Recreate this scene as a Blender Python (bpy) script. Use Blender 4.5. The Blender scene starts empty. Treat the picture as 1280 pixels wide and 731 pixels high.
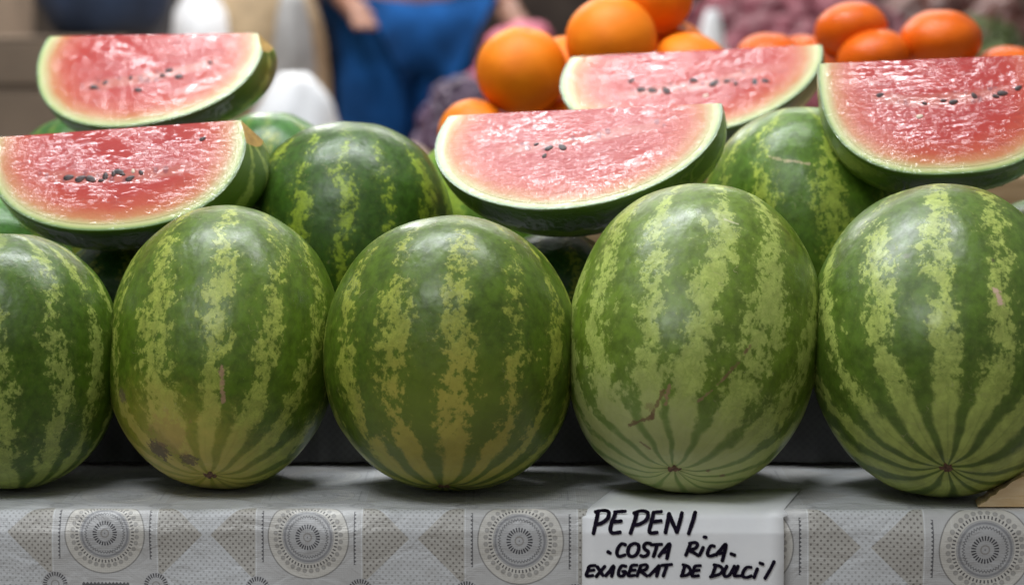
import bpy, bmesh, math, random
from mathutils import Vector, Matrix, noise as mnoise
random.seed(11)
scn = bpy.context.scene
COL = scn.collection

# ------------------------------------------------------------------ camera
PITCH = math.radians(6.3)
cam_d = bpy.data.cameras.new('camera')
cam = bpy.data.objects.new('camera', cam_d)
COL.objects.link(cam)
CAM = Vector((0.0, -2.5, 0.485))
cam.location = CAM
cam.rotation_euler = (math.radians(90) - PITCH, 0, 0)
cam_d.lens = 84; cam_d.sensor_width = 36
cam_d.clip_start = 0.05; cam_d.clip_end = 200
cam_d.dof.use_dof = True
cam_d.dof.focus_distance = 2.47
cam_d.dof.aperture_fstop = 3.0
cam_d.dof.aperture_blades = 9
scn.camera = cam

# ------------------------------------------------------------------ world, market hall lamps and added lamps
W = bpy.data.worlds.new('World'); scn.world = W; W.use_nodes = True
bg = W.node_tree.nodes['Background']
wt = W.node_tree
wc = wt.nodes.new('ShaderNodeTexCoord'); ws = wt.nodes.new('ShaderNodeSeparateXYZ'); wr = wt.nodes.new('ShaderNodeMapRange'); wx = wt.nodes.new('ShaderNodeValToRGB')
wt.links.new(wc.outputs['Generated'], ws.inputs[0]); wt.links.new(ws.outputs[2], wr.inputs[0])
wr.inputs[1].default_value = -1; wr.inputs[2].default_value = 1
wt.links.new(wr.outputs[0], wx.inputs[0]); wt.links.new(wx.outputs[0], bg.inputs['Color'])
for e, (p_, c_) in zip([wx.color_ramp.elements[0], wx.color_ramp.elements[1], wx.color_ramp.elements.new(0.5), wx.color_ramp.elements.new(0.62)],
                       [(0.0, (0.07, 0.065, 0.06)), (1.0, (1.0, 1.0, 1.0)), (0.48, (0.13, 0.12, 0.11)), (0.70, (0.95, 0.96, 0.96))]):
    e.position = p_; e.color = (*c_, 1)                              # dim hall floor, stalls and roof windows around the stall
bg.inputs['Strength'].default_value = 0.30

def lamp(name, loc, aim, sx, sy, watts, colour):
    d = bpy.data.lights.new(name, 'AREA'); d.shape = 'RECTANGLE'
    d.size = sx; d.size_y = sy; d.energy = watts; d.color = colour
    o = bpy.data.objects.new(name, d); COL.objects.link(o)
    o.location = loc
    o.rotation_euler = (Vector(aim) - Vector(loc)).to_track_quat('-Z', 'Y').to_euler()
    return o
lamp('overhead_lamp', (-0.45, 0.47, 2.15), (-0.36, 0.10, 0.2), 1.30, 0.16, 50, (0.93, 0.97, 1.0))
lamp('overhead_lamp', (0.60, 0.26, 2.15), (0.5, 0.1, 0.2), 0.36, 0.18, 14, (0.97, 0.985, 1.0))  # extra lamp added for glints on the far right slice's film
lamp('overhead_lamp', (-0.72, 2.9, 1.7), (-0.75, 3.05, 0.0), 0.40, 0.30, 30, (1.0, 0.99, 0.97))  # unseen lamp added to make the jug bright white
lamp('aisle_fill_light', (0.2, 4.5, 3.0), (0.2, 5.0, 0.0), 3.0, 1.2, 120, (1.0, 0.98, 0.95))  # unseen lamp added to brighten the blurred background
lamp('window_light', (-0.9, -2.1, 3.0), (0.0, 0.0, 0.1), 1.6, 1.0, 52, (0.92, 0.96, 1.0))

scn.view_settings.view_transform = 'Standard'
scn.view_settings.look = 'None'
scn.view_settings.exposure = 0.10
scn.view_settings.gamma = 1.0
scn.render.engine = 'CYCLES'
scn.cycles.use_denoising = True
scn.cycles.max_bounces = 8
scn.cycles.transparent_max_bounces = 12
scn.cycles.caustics_reflective = False
scn.cycles.caustics_refractive = False
scn.cycles.sample_clamp_indirect = 6

# ------------------------------------------------------------------ helpers
FPX = 84 / 36 * 1280
CF = Vector((0, math.cos(PITCH), -math.sin(PITCH)))
CR = Vector((1, 0, 0))
CU = Vector((0, math.sin(PITCH), math.cos(PITCH)))
def ray(px, py):
    return CF + CR * ((px - 640) / FPX) + CU * ((365.5 - py) / FPX)
def at(px, py, y):
    """point of the place that the photograph shows at px, py, standing y metres from the front row's centre line"""
    d = ray(px, py)
    return CAM + d * ((y - CAM.y) / d.y)
def at_z(px, py, z):
    d = ray(px, py)
    return CAM + d * ((z - CAM.z) / d.z)
def proj(p):
    d = Vector(p) - CAM; z = d.dot(CF)
    return 640 + FPX * d.dot(CR) / z, 365.5 - FPX * d.dot(CU) / z

def link(name, bm, mats, parent=None, smooth=True):
    me = bpy.data.meshes.new(name)
    if smooth is not None:
        for f in bm.faces: f.smooth = smooth
    bm.to_mesh(me); bm.free()
    for m in (mats if isinstance(mats, (list, tuple)) else [mats]): me.materials.append(m)
    o = bpy.data.objects.new(name, me); COL.objects.link(o)
    if parent: o.parent = parent
    return o
def tag(o, label=None, cat=None, group=None, kind=None):
    if label: o['label'] = label
    if cat: o['category'] = cat
    if group: o['group'] = group
    if kind: o['kind'] = kind
    return o
def empty(name, loc, rot=None):
    o = bpy.data.objects.new(name, None); COL.objects.link(o)
    o.empty_display_size = 0.05
    if rot is not None: o.matrix_world = Matrix.Translation(loc) @ rot.to_4x4()
    else: o.location = loc
    return o
def box(bm, c, s, bev=0.0, rot=None):
    r = bmesh.ops.create_cube(bm, size=1)
    vs = r['verts']
    for v in vs: v.co = Vector((v.co.x * s[0], v.co.y * s[1], v.co.z * s[2]))
    if bev:
        es = list({e for v in vs for e in v.link_edges})
        rr = bmesh.ops.bevel(bm, geom=es, offset=bev, segments=2, affect='EDGES', profile=0.6)
        vs = list({v for f in rr['faces'] for v in f.verts} | {v for v in vs if v.is_valid})
    for v in vs:
        if rot: v.co = rot @ v.co
        v.co += Vector(c)
    return vs

# ---- node expressions
class V:
    def __init__(s, nt, sock): s.nt = nt; s.s = sock
    def _m(s, op, *a, clamp=False):
        n = s.nt.nodes.new('ShaderNodeMath'); n.operation = op; n.use_clamp = clamp
        for i, x in enumerate((s,) + a):
            if isinstance(x, V): s.nt.links.new(x.s, n.inputs[i])
            else: n.inputs[i].default_value = x
        return V(s.nt, n.outputs[0])
    def __add__(s, b): return s._m('ADD', b)
    __radd__ = __add__
    def __sub__(s, b): return s._m('SUBTRACT', b)
    def __rsub__(s, b): return (s * -1.0) + b
    def __mul__(s, b): return s._m('MULTIPLY', b)
    __rmul__ = __mul__
    def __truediv__(s, b): return s._m('DIVIDE', b)
    def abs(s): return s._m('ABSOLUTE')
    def sin(s): return s._m('SINE')
    def cos(s): return s._m('COSINE')
    def frac(s): return s._m('FRACT')
    def floor(s): return s._m('FLOOR')
    def sqrt(s): return s._m('SQRT')
    def pow(s, b): return s._m('POWER', b)
    def min(s, b): return s._m('MINIMUM', b)
    def max(s, b): return s._m('MAXIMUM', b)
    def lt(s, b): return s._m('LESS_THAN', b)
    def gt(s, b): return s._m('GREATER_THAN', b)
    def atan2(s, b): return s._m('ARCTAN2', b)
    def clamp(s): return s._m('ADD', 0.0, clamp=True)
    def smooth(s, a, b):
        n = s.nt.nodes.new('ShaderNodeMapRange'); n.interpolation_type = 'SMOOTHSTEP'
        s.nt.links.new(s.s, n.inputs[0])
        for i, x in ((1, a), (2, b)):
            if isinstance(x, V): s.nt.links.new(x.s, n.inputs[i])
            else: n.inputs[i].default_value = x
        n.inputs[3].default_value = 0; n.inputs[4].default_value = 1
        return V(s.nt, n.outputs[0])
    def band(s, c, w, e): return 1.0 - (s - c).abs().smooth(w, w + e)

class NT:
    def __init__(s, name):
        s.mat = bpy.data.materials.new(name); s.mat.use_nodes = True
        s.nt = s.mat.node_tree
        s.p = s.nt.nodes['Principled BSDF']; s.out = s.nt.nodes['Material Output']
    def coord(s, kind='Object'):
        n = s.nt.nodes.new('ShaderNodeTexCoord'); return V(s.nt, n.outputs[kind])
    def sep(s, v):
        n = s.nt.nodes.new('ShaderNodeSeparateXYZ'); s.nt.links.new(v.s, n.inputs[0])
        return [V(s.nt, n.outputs[i]) for i in range(3)]
    def comb(s, x, y, z):
        n = s.nt.nodes.new('ShaderNodeCombineXYZ')
        for i, a in enumerate((x, y, z)):
            if isinstance(a, V): s.nt.links.new(a.s, n.inputs[i])
            else: n.inputs[i].default_value = a
        return V(s.nt, n.outputs[0])
    def vm(s, op, a, b):
        n = s.nt.nodes.new('ShaderNodeVectorMath'); n.operation = op
        for i, x in enumerate((a, b)):
            if isinstance(x, V): s.nt.links.new(x.s, n.inputs[i])
            else: n.inputs[i].default_value = x
        return V(s.nt, n.outputs['Value' if op in ('DOT_PRODUCT', 'LENGTH', 'DISTANCE') else 0])
    def noise(s, v, scale, detail=3, rough=0.55, off=(0, 0, 0), dist=0.0):
        if off != (0, 0, 0): v = s.vm('ADD', v, off)
        n = s.nt.nodes.new('ShaderNodeTexNoise')
        s.nt.links.new(v.s, n.inputs['Vector'])
        n.inputs['Scale'].default_value = scale; n.inputs['Detail'].default_value = detail
        n.inputs['Roughness'].default_value = rough; n.inputs['Distortion'].default_value = dist
        return V(s.nt, n.outputs[0])
    def voro(s, v, scale, feature='F1'):
        n = s.nt.nodes.new('ShaderNodeTexVoronoi'); n.feature = feature
        s.nt.links.new(v.s, n.inputs['Vector']); n.inputs['Scale'].default_value = scale
        return V(s.nt, n.outputs['Distance'])
    def mix(s, f, a, b):
        n = s.nt.nodes.new('ShaderNodeMix'); n.data_type = 'RGBA'; n.clamp_factor = True
        if isinstance(f, V): s.nt.links.new(f.s, n.inputs[0])
        else: n.inputs[0].default_value = f
        for i, x in ((6, a), (7, b)):
            if isinstance(x, V): s.nt.links.new(x.s, n.inputs[i])
            else: n.inputs[i].default_value = (*x, 1)
        return V(s.nt, n.outputs[2])
    def ramp(s, f, stops):
        n = s.nt.nodes.new('ShaderNodeValToRGB'); s.nt.links.new(f.s, n.inputs[0])
        cr = n.color_ramp
        while len(cr.elements) < len(stops): cr.elements.new(0.5)
        for e, (p, c) in zip(cr.elements, stops): e.position = p; e.color = (*c, 1)
        return V(s.nt, n.outputs[0])
    def bump(s, h, strength, dist=0.001, normal=None):
        n = s.nt.nodes.new('ShaderNodeBump'); s.nt.links.new(h.s, n.inputs['Height'])
        n.inputs['Strength'].default_value = strength; n.inputs['Distance'].default_value = dist
        if normal: s.nt.links.new(normal.s, n.inputs['Normal'])
        return V(s.nt, n.outputs[0])
    def set(s, name, v):
        i = s.p.inputs[name]
        if isinstance(v, V): s.nt.links.new(v.s, i)
        elif isinstance(v, tuple): i.default_value = (*v, 1)
        else: i.default_value = v

def plain(name, c, rough=0.6, var=0.15, scale=30, bump=0.0, bscale=None, spec=0.5):
    t = NT(name); o = t.coord()
    n = t.noise(o, scale, 4)
    t.set('Base Color', t.mix(n.smooth(0.3, 0.7), tuple(x * (1 - var) for x in c), tuple(min(1, x * (1 + var)) for x in c)))
    t.set('Roughness', rough); t.set('Specular IOR Level', spec)
    if bump: t.set('Normal', t.bump(t.noise(o, bscale or scale * 4, 3), bump, 0.002))
    return t.mat

# ------------------------------------------------------------------ watermelon rind
def rind_mat(name, a, c, N, seed, dark, light, bias=0.0, ground=None, scars=(), blots=(), edge=1.0):
    light = (light[0] * 0.96, light[1] * 0.94, light[2] * 0.66)
    t = NT(name); p = t.coord()
    q = t.vm('MULTIPLY', p, (1 / a, 1 / a, 1 / c))
    x, y, z = t.sep(q)
    rnd = random.Random(seed)
    off = (rnd.uniform(-9, 9), rnd.uniform(-9, 9), rnd.uniform(-9, 9))
    phi = y.atan2(x)
    wob = (t.noise(q, 1.6, 2, off=off) - 0.5) * 0.42 + (t.noise(q, 6, 2, off=off) - 0.5) * 0.10
    irr = (phi * 2.0 + rnd.uniform(0, 6)).sin() * 0.10 + (phi * 3.0 + rnd.uniform(0, 6)).sin() * 0.06
    s = ((phi + wob + irr) * float(N) + rnd.uniform(0, 6)).cos()
    pole = z.abs().smooth(0.70, 0.97)
    body = 1.0 - pole
    wide = (t.noise(t.vm('MULTIPLY', q, (1, 1, 0.8)), 2.6, 2, off=(off[1], off[2], off[0])) - 0.5) * 2.6
    n1 = t.noise(q, 8.5, 7, 0.68, off=off, dist=0.5) - 0.5
    n2 = t.noise(q, 17, 5, 0.64, off=(off[2], off[1], off[0])) - 0.5
    n3 = t.noise(t.vm('MULTIPLY', q, (1, 1, 0.7)), 44, 3, 0.6, off=off) - 0.5
    blossom = (z * -1.0).smooth(0.45, 0.97)
    brk = body * (1.0 - blossom * 0.45)
    val = s * 0.95 + wide * body + n1 * (brk * (4.6 * edge) + 0.35) + n2 * (brk * 5.2 * edge + 0.12) + n3 * (brk * 1.5) + blossom * 0.95 + (bias - 0.40) - z.smooth(-0.1, 0.85) * 0.50
    mask = val.smooth(-0.24, 0.66)
    soft = val.smooth(-1.4, 0.4)
    # mottling
    fine = t.noise(q, 42, 5, 0.7, off=off)
    mid = t.noise(q, 11, 4, 0.6, off=off)
    dk = t.mix(mid.smooth(0.3, 0.7), tuple(v * 0.72 for v in dark), tuple(v * 1.28 for v in dark))
    dk = t.mix(soft * 0.45, dk, tuple(dv * 0.62 + lv * 0.26 for dv, lv in zip(dark, light)))
    dk = t.mix(fine.smooth(0.56, 0.75) * 0.22, dk, tuple(v * 0.5 + d * 0.6 for v, d in zip(light, dark)))
    lt = t.mix(mid.smooth(0.28, 0.72), tuple(v * 0.80 for v in light), tuple(min(1, v * 1.16) for v in light))
    veins = (t.noise(q, 15, 5, 0.6, off=(off[2], off[0], off[1]), dist=0.6) - 0.5).abs()
    lt = t.mix((1.0 - veins.smooth(0.0, 0.06)) * 0.55 * body, lt, tuple(v * 0.4 + d * 0.7 for v, d in zip(light, dark)))
    lt = t.mix(fine.smooth(0.46, 0.66) * 0.42 * body, lt, tuple(v * 0.5 + d * 0.6 for v, d in zip(light, dark)))
    # hair lines that run to the pole
    hair = (phi * (N * 2.0) + wob * 10.0 + rnd.uniform(0, 6)).sin().smooth(0.80, 1.0) * pole
    lt = t.mix(hair * 0.22, lt, tuple(v * 1.0 for v in dark))
    col = t.mix(mask, dk, lt)
    if ground:
        d, thr, gl, gd = ground
        k = (t.vm('DOT_PRODUCT', q, tuple(d)) + n1 * 0.35).smooth(thr - 0.28, thr + 0.22)
        gcol = t.mix(mask, gd, t.mix(mid.smooth(0.3, 0.7), gl, tuple(v * 0.8 for v in gl)))
        col = t.mix(k * 0.85, col, gcol)
    for (p0, r, colr, amt) in blots:
        dd = t.vm('DISTANCE', p, tuple(p0)) + (t.noise(p, 2.6 / r, 6, 0.8, off=off) - 0.5) * (r * 3.4)
        col = t.mix((1.0 - dd.smooth(r * 0.55, r * 0.9)) * amt, col, colr)
    for (p0, p1, w, colr, amt) in scars:
        A = Vector(p0); B = Vector(p1); D = B - A; L2 = D.length_squared
        rel = t.vm('SUBTRACT', p, tuple(A))
        h = (t.vm('DOT_PRODUCT', rel, tuple(D / L2))).clamp()
        hx = t.comb(h * D.x, h * D.y, h * D.z)
        wv = (t.noise(p, 170, 4, 0.7, off=off) - 0.5) * (w * 4.2)
        dd = t.vm('LENGTH', t.vm('SUBTRACT', rel, hx), (0, 0, 0)) + wv
        col = t.mix((1.0 - dd.smooth(w * 0.5, w * 1.25)) * amt, col, colr)
    # hairline scratches in patches, then dust and scuff specks
    scr = (t.noise(t.vm('MULTIPLY', q, (5.0, 5.0, 9.0)), 1.0, 2, 0.5, off=(off[2], off[0], off[1]), dist=0.4) - 0.5).abs()
    scr = (1.0 - scr.smooth(0.001, 0.005)) * t.noise(q, 2.3, 2, off=(off[1], off[1], off[0])).smooth(0.58, 0.68)
    col = t.mix(scr * 0.55, col, (0.34, 0.30, 0.16))
    speck = t.noise(q, 60, 2, 0.5, off=(off[1], off[0], off[2])).smooth(0.735, 0.77)
    col = t.mix(speck * 0.45, col, (0.36, 0.32, 0.17))
    t.set('Base Color', col)
    t.set('Roughness', t.noise(q, 5, 5, 0.65, off=off).smooth(0.2, 0.8) * 0.18 + 0.27)
    t.set('Specular IOR Level', 0.34)
    h = t.noise(q, 3.2, 3, off=off) * 1.0 + t.noise(q, 40, 3, off=off) * 0.05 + mask * 0.04
    t.set('Normal', t.bump(h, 0.35, 0.006))
    return t.mat

scar_mat = plain('dry_scar', (0.16, 0.085, 0.05), 0.8, 0.5, 300, 0.6, 700)

def melon_mesh(a, c, n, seed, nu=112, nv=72):
    a = a * 1.022
    bm = bmesh.new()
    so = Vector((seed * 3.1, seed * 1.7, seed * 0.9))
    rings = []
    for j in range(1, nv):
        v = -math.pi / 2 + math.pi * j / nv
        cc, ss = math.cos(v), math.sin(v)
        r = (abs(cc) ** n + abs(ss) ** n) ** (-1 / n)
        rr, zz = r * cc, r * ss
        row = []
        for i in range(nu):
            u = 2 * math.pi * i / nu
            d = Vector((rr * math.cos(u), rr * math.sin(u), zz))
            lump = 1 + 0.019 * mnoise.noise(d * 1.5 + so) + 0.006 * mnoise.noise(d * 4 + so)
            k = max(0.0, 1 - rr / 0.30)
            dim = 1 - 0.040 * k * k * (1 + 0.25 * math.cos(u * 5 + seed))
            row.append(bm.verts.new((a * d.x * lump, a * d.y * lump, c * d.z * lump * dim)))
        rings.append(row)
    bot = bm.verts.new((0, 0, -c * 0.957)); top = bm.verts.new((0, 0, c * 0.957))
    for j in range(len(rings) - 1):
        for i in range(nu):
            k = (i + 1) % nu
            bm.faces.new((rings[j][i], rings[j][k], rings[j + 1][k], rings[j + 1][i]))
    for i in range(nu):
        k = (i + 1) % nu
        bm.faces.new((bot, rings[0][k], rings[0][i])); bm.faces.new((top, rings[-1][i], rings[-1][k]))
    return bm

def frame_of(lx, ly):
    d = Vector((lx, -math.sin(ly), -math.cos(ly))).normalized()
    k = -d
    e1 = Vector((0, 1, 0)).cross(k).normalized(); e2 = k.cross(e1)
    return Matrix((e1, e2, k)).transposed()

DARK = (0.062, 0.114, 0.007); LIGHT = (0.33, 0.38, 0.085)
YEL = (0.50, 0.40, 0.075); YELD = (0.20, 0.21, 0.03)

def melon(label, x, y, a, c, lx, ly, n, z0, seed, N=11, dark=DARK, light=LIGHT, bias=0.0, ground=None, scars=(), blots=(), edge=1.0, spin=0.0, pole=False, group=None):
    R = frame_of(lx, ly) @ Matrix.Rotation(spin, 3, 'Z')
    bm = melon_mesh(a, c, n, seed)
    low = min((R @ v.co).z for v in bm.verts)
    o = link('watermelon', bm, [])
    o.matrix_world = Matrix.Translation((x, y, z0 - low + 0.0004)) @ R.to_4x4()
    inv = o.matrix_world.inverted(); ori = inv @ CAM
    def hit(px, py):
        ok, loc, nn, i = o.ray_cast(ori, (inv.to_3x3() @ ray(px, py)).normalized())
        return loc if ok else Vector((9, 9, 9))
    bpy.context.view_layer.update()
    g = None
    if ground:
        h = hit(*ground[0]); q = Vector((h.x / a, h.y / a, h.z / c)).normalized()
        g = (q, *ground[1:])
    sc = [(hit(*s[0]), hit(*s[1]), *s[2:]) for s in scars]
    bl = [(hit(*b[0]), *b[1:]) for b in blots]
    o.data.materials.append(rind_mat('watermelon_rind', a, c, N, seed, dark, light, bias, g, sc, bl, edge))
    tag(o, label, 'watermelon', group)
    if pole:
        b = bmesh.new()
        rng = random.Random(seed)
        cen = b.verts.new((0, 0, -c * 0.957 - 0.0022)); r1 = []; r2 = []
        for i in range(20):
            u = 2 * math.pi * i / 20; w = rng.uniform(0.75, 1.3)
            r1.append(b.verts.new((0.0040 * w * math.cos(u), 0.0040 * w * math.sin(u), -c * 0.957 - 0.0042 * w)))
            r2.append(b.verts.new((0.0088 * w * math.cos(u), 0.0088 * w * math.sin(u), -c * 0.957 - 0.0006)))
        for i in range(20):
            k = (i + 1) % 20
            b.faces.new((cen, r1[k], r1[i])); b.faces.new((r1[i], r1[k], r2[k], r2[i]))
        s = link('blossom_scar', b, scar_mat, o)
    return o

# ------------------------------------------------------------------ tablecloth
U_PX = [122, 380, 649, 939, 1242]; V_PX = [665, 669, 676, 681, 686]
def u_of(px):
    xs = U_PX
    if px <= xs[0]: return (px - xs[0]) / 258.0
    for i in range(4):
        if px <= xs[i + 1]: return i + (px - xs[i]) / (xs[i + 1] - xs[i])
    return 4 + (px - xs[4]) / 305.0
def v_of(px, py):
    t = (px - 122) / 1120.0
    return (py - (665 + 21 * t)) / (264 + 36 * t)

def cloth_mat():
    t = NT('printed_tablecloth'); uv = t.coord('UV')
    u, v, _ = t.sep(uv)
    E = 0.0035
    fu = (u + 0.5).frac() - 0.5                     # medallion at 0
    vv = ((v + 0.25) * 2.0).frac() * 0.5 - 0.25     # rows repeat every half period
    gu = u.frac() - 0.5                             # bow tie at 0
    r = (fu * fu + vv * vv).sqrt(); ang = vv.atan2(fu) * (1 / (2 * math.pi))
    def cells(k): return ((ang * float(k)).frac() - 0.5).abs()
    white = (0.66, 0.665, 0.675)
    n = t.noise(uv, 9, 4)
    base = t.mix(n.smooth(0.3, 0.7), white, (0.61, 0.615, 0.62))
    brown = (0.48, 0.46, 0.42); ink = (0.035, 0.034, 0.042); grey = (0.22, 0.22, 0.235); tan = (0.62, 0.595, 0.54)
    inmed = fu.abs().lt(0.252)
    # dotted panel with the bow tie
    tri = (gu.abs() - 0.018 - vv.abs() * 1.04).smooth(0.0, 0.004) * (1.0 - inmed)
    pan = 1.0 - inmed
    panel = t.mix(pan * 0.30, t.mix(inmed * 0.75, base, (0.50, 0.495, 0.485)), (0.60, 0.635, 0.655))
    panel = t.mix(tri * 0.95, panel, brown)
    rowh = 0.0165; colw = 0.0290
    row = (vv / rowh).floor()
    sx = gu / colw + (row * 0.5).frac().gt(0.25) * 0.5
    dx = (sx.frac() - 0.5) * colw; dy = ((vv / rowh).frac() - 0.5) * rowh
    dot = 1.0 - (dx * dx + dy * dy).sqrt().smooth(0.0036, 0.0066)
    edge = gu.abs().lt(0.236)
    panel = t.mix(dot * edge * (1.0 - inmed) * (tri * 0.34 + 0.36), panel, (0.10, 0.085, 0.075))
    line = gu.abs().band(0.2445, 0.0018, 0.003)
    panel = t.mix(line * 0.7 * (1.0 - inmed), panel, (0.72, 0.74, 0.76))
    c = panel
    # medallion
    disc = 1.0 - r.smooth(0.193, 0.1965)
    c = t.mix(disc * 0.85 * r.smooth(0.112, 0.118), c, tan)
    c = t.mix(r.band(0.195, 0.0012, E) * 0.7, c, (0.13, 0.125, 0.12))
    c = t.mix((1.0 - r.smooth(0.120, 0.126)) * 0.75, c, (0.43, 0.43, 0.435))
    bub = cells(32) * (r * (2 * math.pi / 32))
    br = (bub * bub + (r - 0.1585) * (r - 0.1585)).sqrt()
    c = t.mix((1.0 - br.smooth(0.0095, 0.0125)) * 0.60, c, (0.20, 0.19, 0.18))
    c = t.mix((1.0 - br.smooth(0.0035, 0.0070)) * 0.65, c, (0.42, 0.41, 0.40))
    d1 = cells(54).lt(0.21) * r.band(0.1375, 0.0055, E)
    c = t.mix(d1 * 0.85, c, ink)
    c = t.mix(r.band(0.1125, 0.0035, E) * 0.78, c, grey)
    c = t.mix(r.band(0.1225, 0.0008, E) * 0.40, c, grey)
    zz = (r - 0.094 + (cells(44) - 0.25) * 0.020).abs()
    c = t.mix((1.0 - zz.smooth(0.0018, 0.0050)) * 0.65, c, ink)
    c = t.mix(cells(26).lt(0.27) * r.band(0.0495, 0.0085, E) * 0.95, c, ink)
    c = t.mix(r.band(0.0185, 0.0012, E) * 0.55, c, (0.16, 0.13, 0.10))
    c = t.mix((1.0 - r.smooth(0.0018, 0.0050)) * 0.7, c, ink)
    # upright and level saw-tooth bars
    saw = ((v * 56.0).frac() - 0.5).abs()
    barx = fu.abs() - 0.2245
    bar = barx.gt(-0.0065) * barx.lt(saw * 0.020 - 0.004) * (1.0 - vv.abs().smooth(0.122, 0.126))
    c = t.mix(bar * 0.82, c, ink)
    sawu = ((fu * 56.0).frac() - 0.5).abs()
    dv = 0.25 - vv.abs()
    barh = dv.lt(sawu * 0.020 + 0.004) * fu.abs().lt(0.115)
    c = t.mix(barh * 0.82, c, ink)
    # small rosettes where the panels meet
    ru = fu.abs() - 0.2475; rv = 0.25 - vv.abs()
    r2 = (ru * ru + rv * rv).sqrt(); a2 = rv.atan2(ru) * (1 / (2 * math.pi))
    c = t.mix((1.0 - r2.smooth(0.062, 0.066)), c, (0.50, 0.50, 0.505))
    c = t.mix(((a2 * 26.0).frac() - 0.5).abs().lt(0.27) * r2.band(0.0495, 0.0085, E) * 0.9, c, ink)
    c = t.mix(r2.band(0.0185, 0.0012, E) * 0.55, c, (0.16, 0.13, 0.10))
    hang = v.smooth(-0.182, -0.168)                # the print stops short of the stall top
    c = t.mix((1.0 - hang) * 0.62, c, base)
    # wear: faint stains
    c = t.mix(t.noise(uv, 3.3, 5, 0.65).smooth(0.52, 0.78) * 0.16, c, (0.30, 0.27, 0.21))
    t.set('Base Color', c)
    t.set('Roughness', 0.42); t.set('Specular IOR Level', 0.45)
    weave = (u * 640.0).sin() * 0.5 + (v * 640.0).sin() * 0.5
    cre = t.noise(t.vm('MULTIPLY', uv, (1.0, 1.6, 1)), 6.5, 3, 0.5, dist=0.8)
    t.set('Normal', t.bump(weave * 0.02 + cre * 1.1, 0.55, 0.006))
    return t.mat
CLOTH = cloth_mat()

EDGE_Y = -0.122
def cloth_profile():
    """(s, y, z): s = arc length from the table edge, negative on the top"""
    pts = []
    y = 0.60
    while y > EDGE_Y + 0.010:
        pts.append((y, 0.0)); y -= 0.006 if y < 0.14 else 0.03
    for i in range(9):
        a = math.radians(i * 8.2)
        pts.append((EDGE_Y + 0.010 - 0.010 * math.sin(a), -0.010 + 0.010 * math.cos(a)))
    y0, z0 = pts[-1]
    for i in range(1, 9): pts.append((y0 - 0.0052 * i / 8, z0 - 0.0135 * i / 8))
    y1, z1 = pts[-1]
    for i in range(1, 46): pts.append((y1 - 0.0004 * i / 45, z1 - 0.13 * i / 45))
    y2, z2 = pts[-1]
    for i in range(1, 12): pts.append((y2, z2 - 0.262 * i / 11))
    out = []; s = 0; prev = None; ie = None
    for i, p in enumerate(pts):
        if prev: s += math.dist(p, prev)
        out.append([s, *p]); prev = p
        if ie is None and p[1] < -0.0015: ie = s
    for p in out: p[0] -= ie
    return out
PROF = cloth_profile()
def cloth_offset(x, s, z):
    """soft folds of the hanging part and slight waves on the top"""
    k = max(0.0, min(1.0, s / 0.03))
    f = 0.0022 * math.sin(x * 21 + 1.2 + s * 30) + 0.0016 * math.sin(x * 41 - s * 34 + 0.6) + 0.0034 * mnoise.noise(Vector((x * 6 + s * 12, s * 11 - x * 4, 2.0)))
    return k * (f - 0.002)
bm = bmesh.new(); uvl = bm.loops.layers.uv.new('UVMap')
NX = 230; X0, X1 = -1.25, 1.25
grid = []
for i in range(NX + 1):
    x = X0 + (X1 - X0) * i / NX
    col = []
    for s, y, z in PROF:
        dz = 0.0009 * mnoise.noise(Vector((x * 9, y * 12, 5))) - 0.0009 if s < -0.015 else 0
        vtx = bm.verts.new((x, y + cloth_offset(x, s, z), z + dz))
        px = 640 + FPX * x / 2.372
        py = 637.5 + s * 1245
        col.append((vtx, (u_of(px), v_of(px, py))))
    grid.append(col)
for i in range(NX):
    for j in range(len(PROF) - 1):
        q = (grid[i][j], grid[i][j + 1], grid[i + 1][j + 1], grid[i + 1][j])
        f = bm.faces.new([p[0] for p in q])
        for lp, p in zip(f.loops, q): lp[uvl].uv = p[1]
tc = link('tablecloth', bm, CLOTH)
md = tc.modifiers.new('thickness', 'SOLIDIFY'); md.thickness = 0.0008; md.offset = -1
tag(tc, 'grey white printed tablecloth with round medallions and dotted bow ties over the stall edge', 'tablecloth')

# raised back tier behind the front row, covered with plain grey cloth
def pleat_cloth():
    t = NT('grey_pleated_cloth'); o = t.coord()
    n = t.noise(o, 14, 4)
    wv = t.sep(o)
    check = ((wv[0] * 700.0).sin() * (wv[2] * 700.0).sin()).smooth(-0.3, 0.6)
    c = t.mix(n.smooth(0.3, 0.7), (0.085, 0.085, 0.09), (0.12, 0.12, 0.125))  # grey darkened to carry the shade behind the front melons
    t.set('Base Color', t.mix(check * 0.25, c, (0.05, 0.05, 0.052)))
    t.set('Roughness', 0.6)
    return t.mat
bm = bmesh.new()
prof = [(0.135, 0.0035), (0.136, 0.03), (0.137, 0.06), (0.138, 0.085), (0.141, 0.096), (0.150, 0.100), (0.30, 0.100), (1.45, 0.100), (1.46, 0.0)]
rows = []
for i in range(361):
    x = -1.2 + 2.4 * i / 360
    w = 0.0028 * math.sin(x * 150 + 2.0 * math.sin(x * 31)) + 0.002 * mnoise.noise(Vector((x * 40, 0, 1)))
    rows.append([bm.verts.new((x, y + (w * max(0, 1 - z / 0.098) if y < 0.2 else 0), z)) for y, z in prof])
for i in range(360):
    for j in range(len(prof) - 1): bm.faces.new((rows[i][j], rows[i][j + 1], rows[i + 1][j + 1], rows[i + 1][j]))
for row, sgn in ((rows[0], 1), (rows[-1], -1)):
    bm.faces.new(row if sgn < 0 else row[::-1])
ris = link('display_riser', bm, pleat_cloth())
tag(ris, 'low back tier of the stall wrapped in grey pleated cloth darkened for shade behind the front melons', 'riser')

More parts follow.
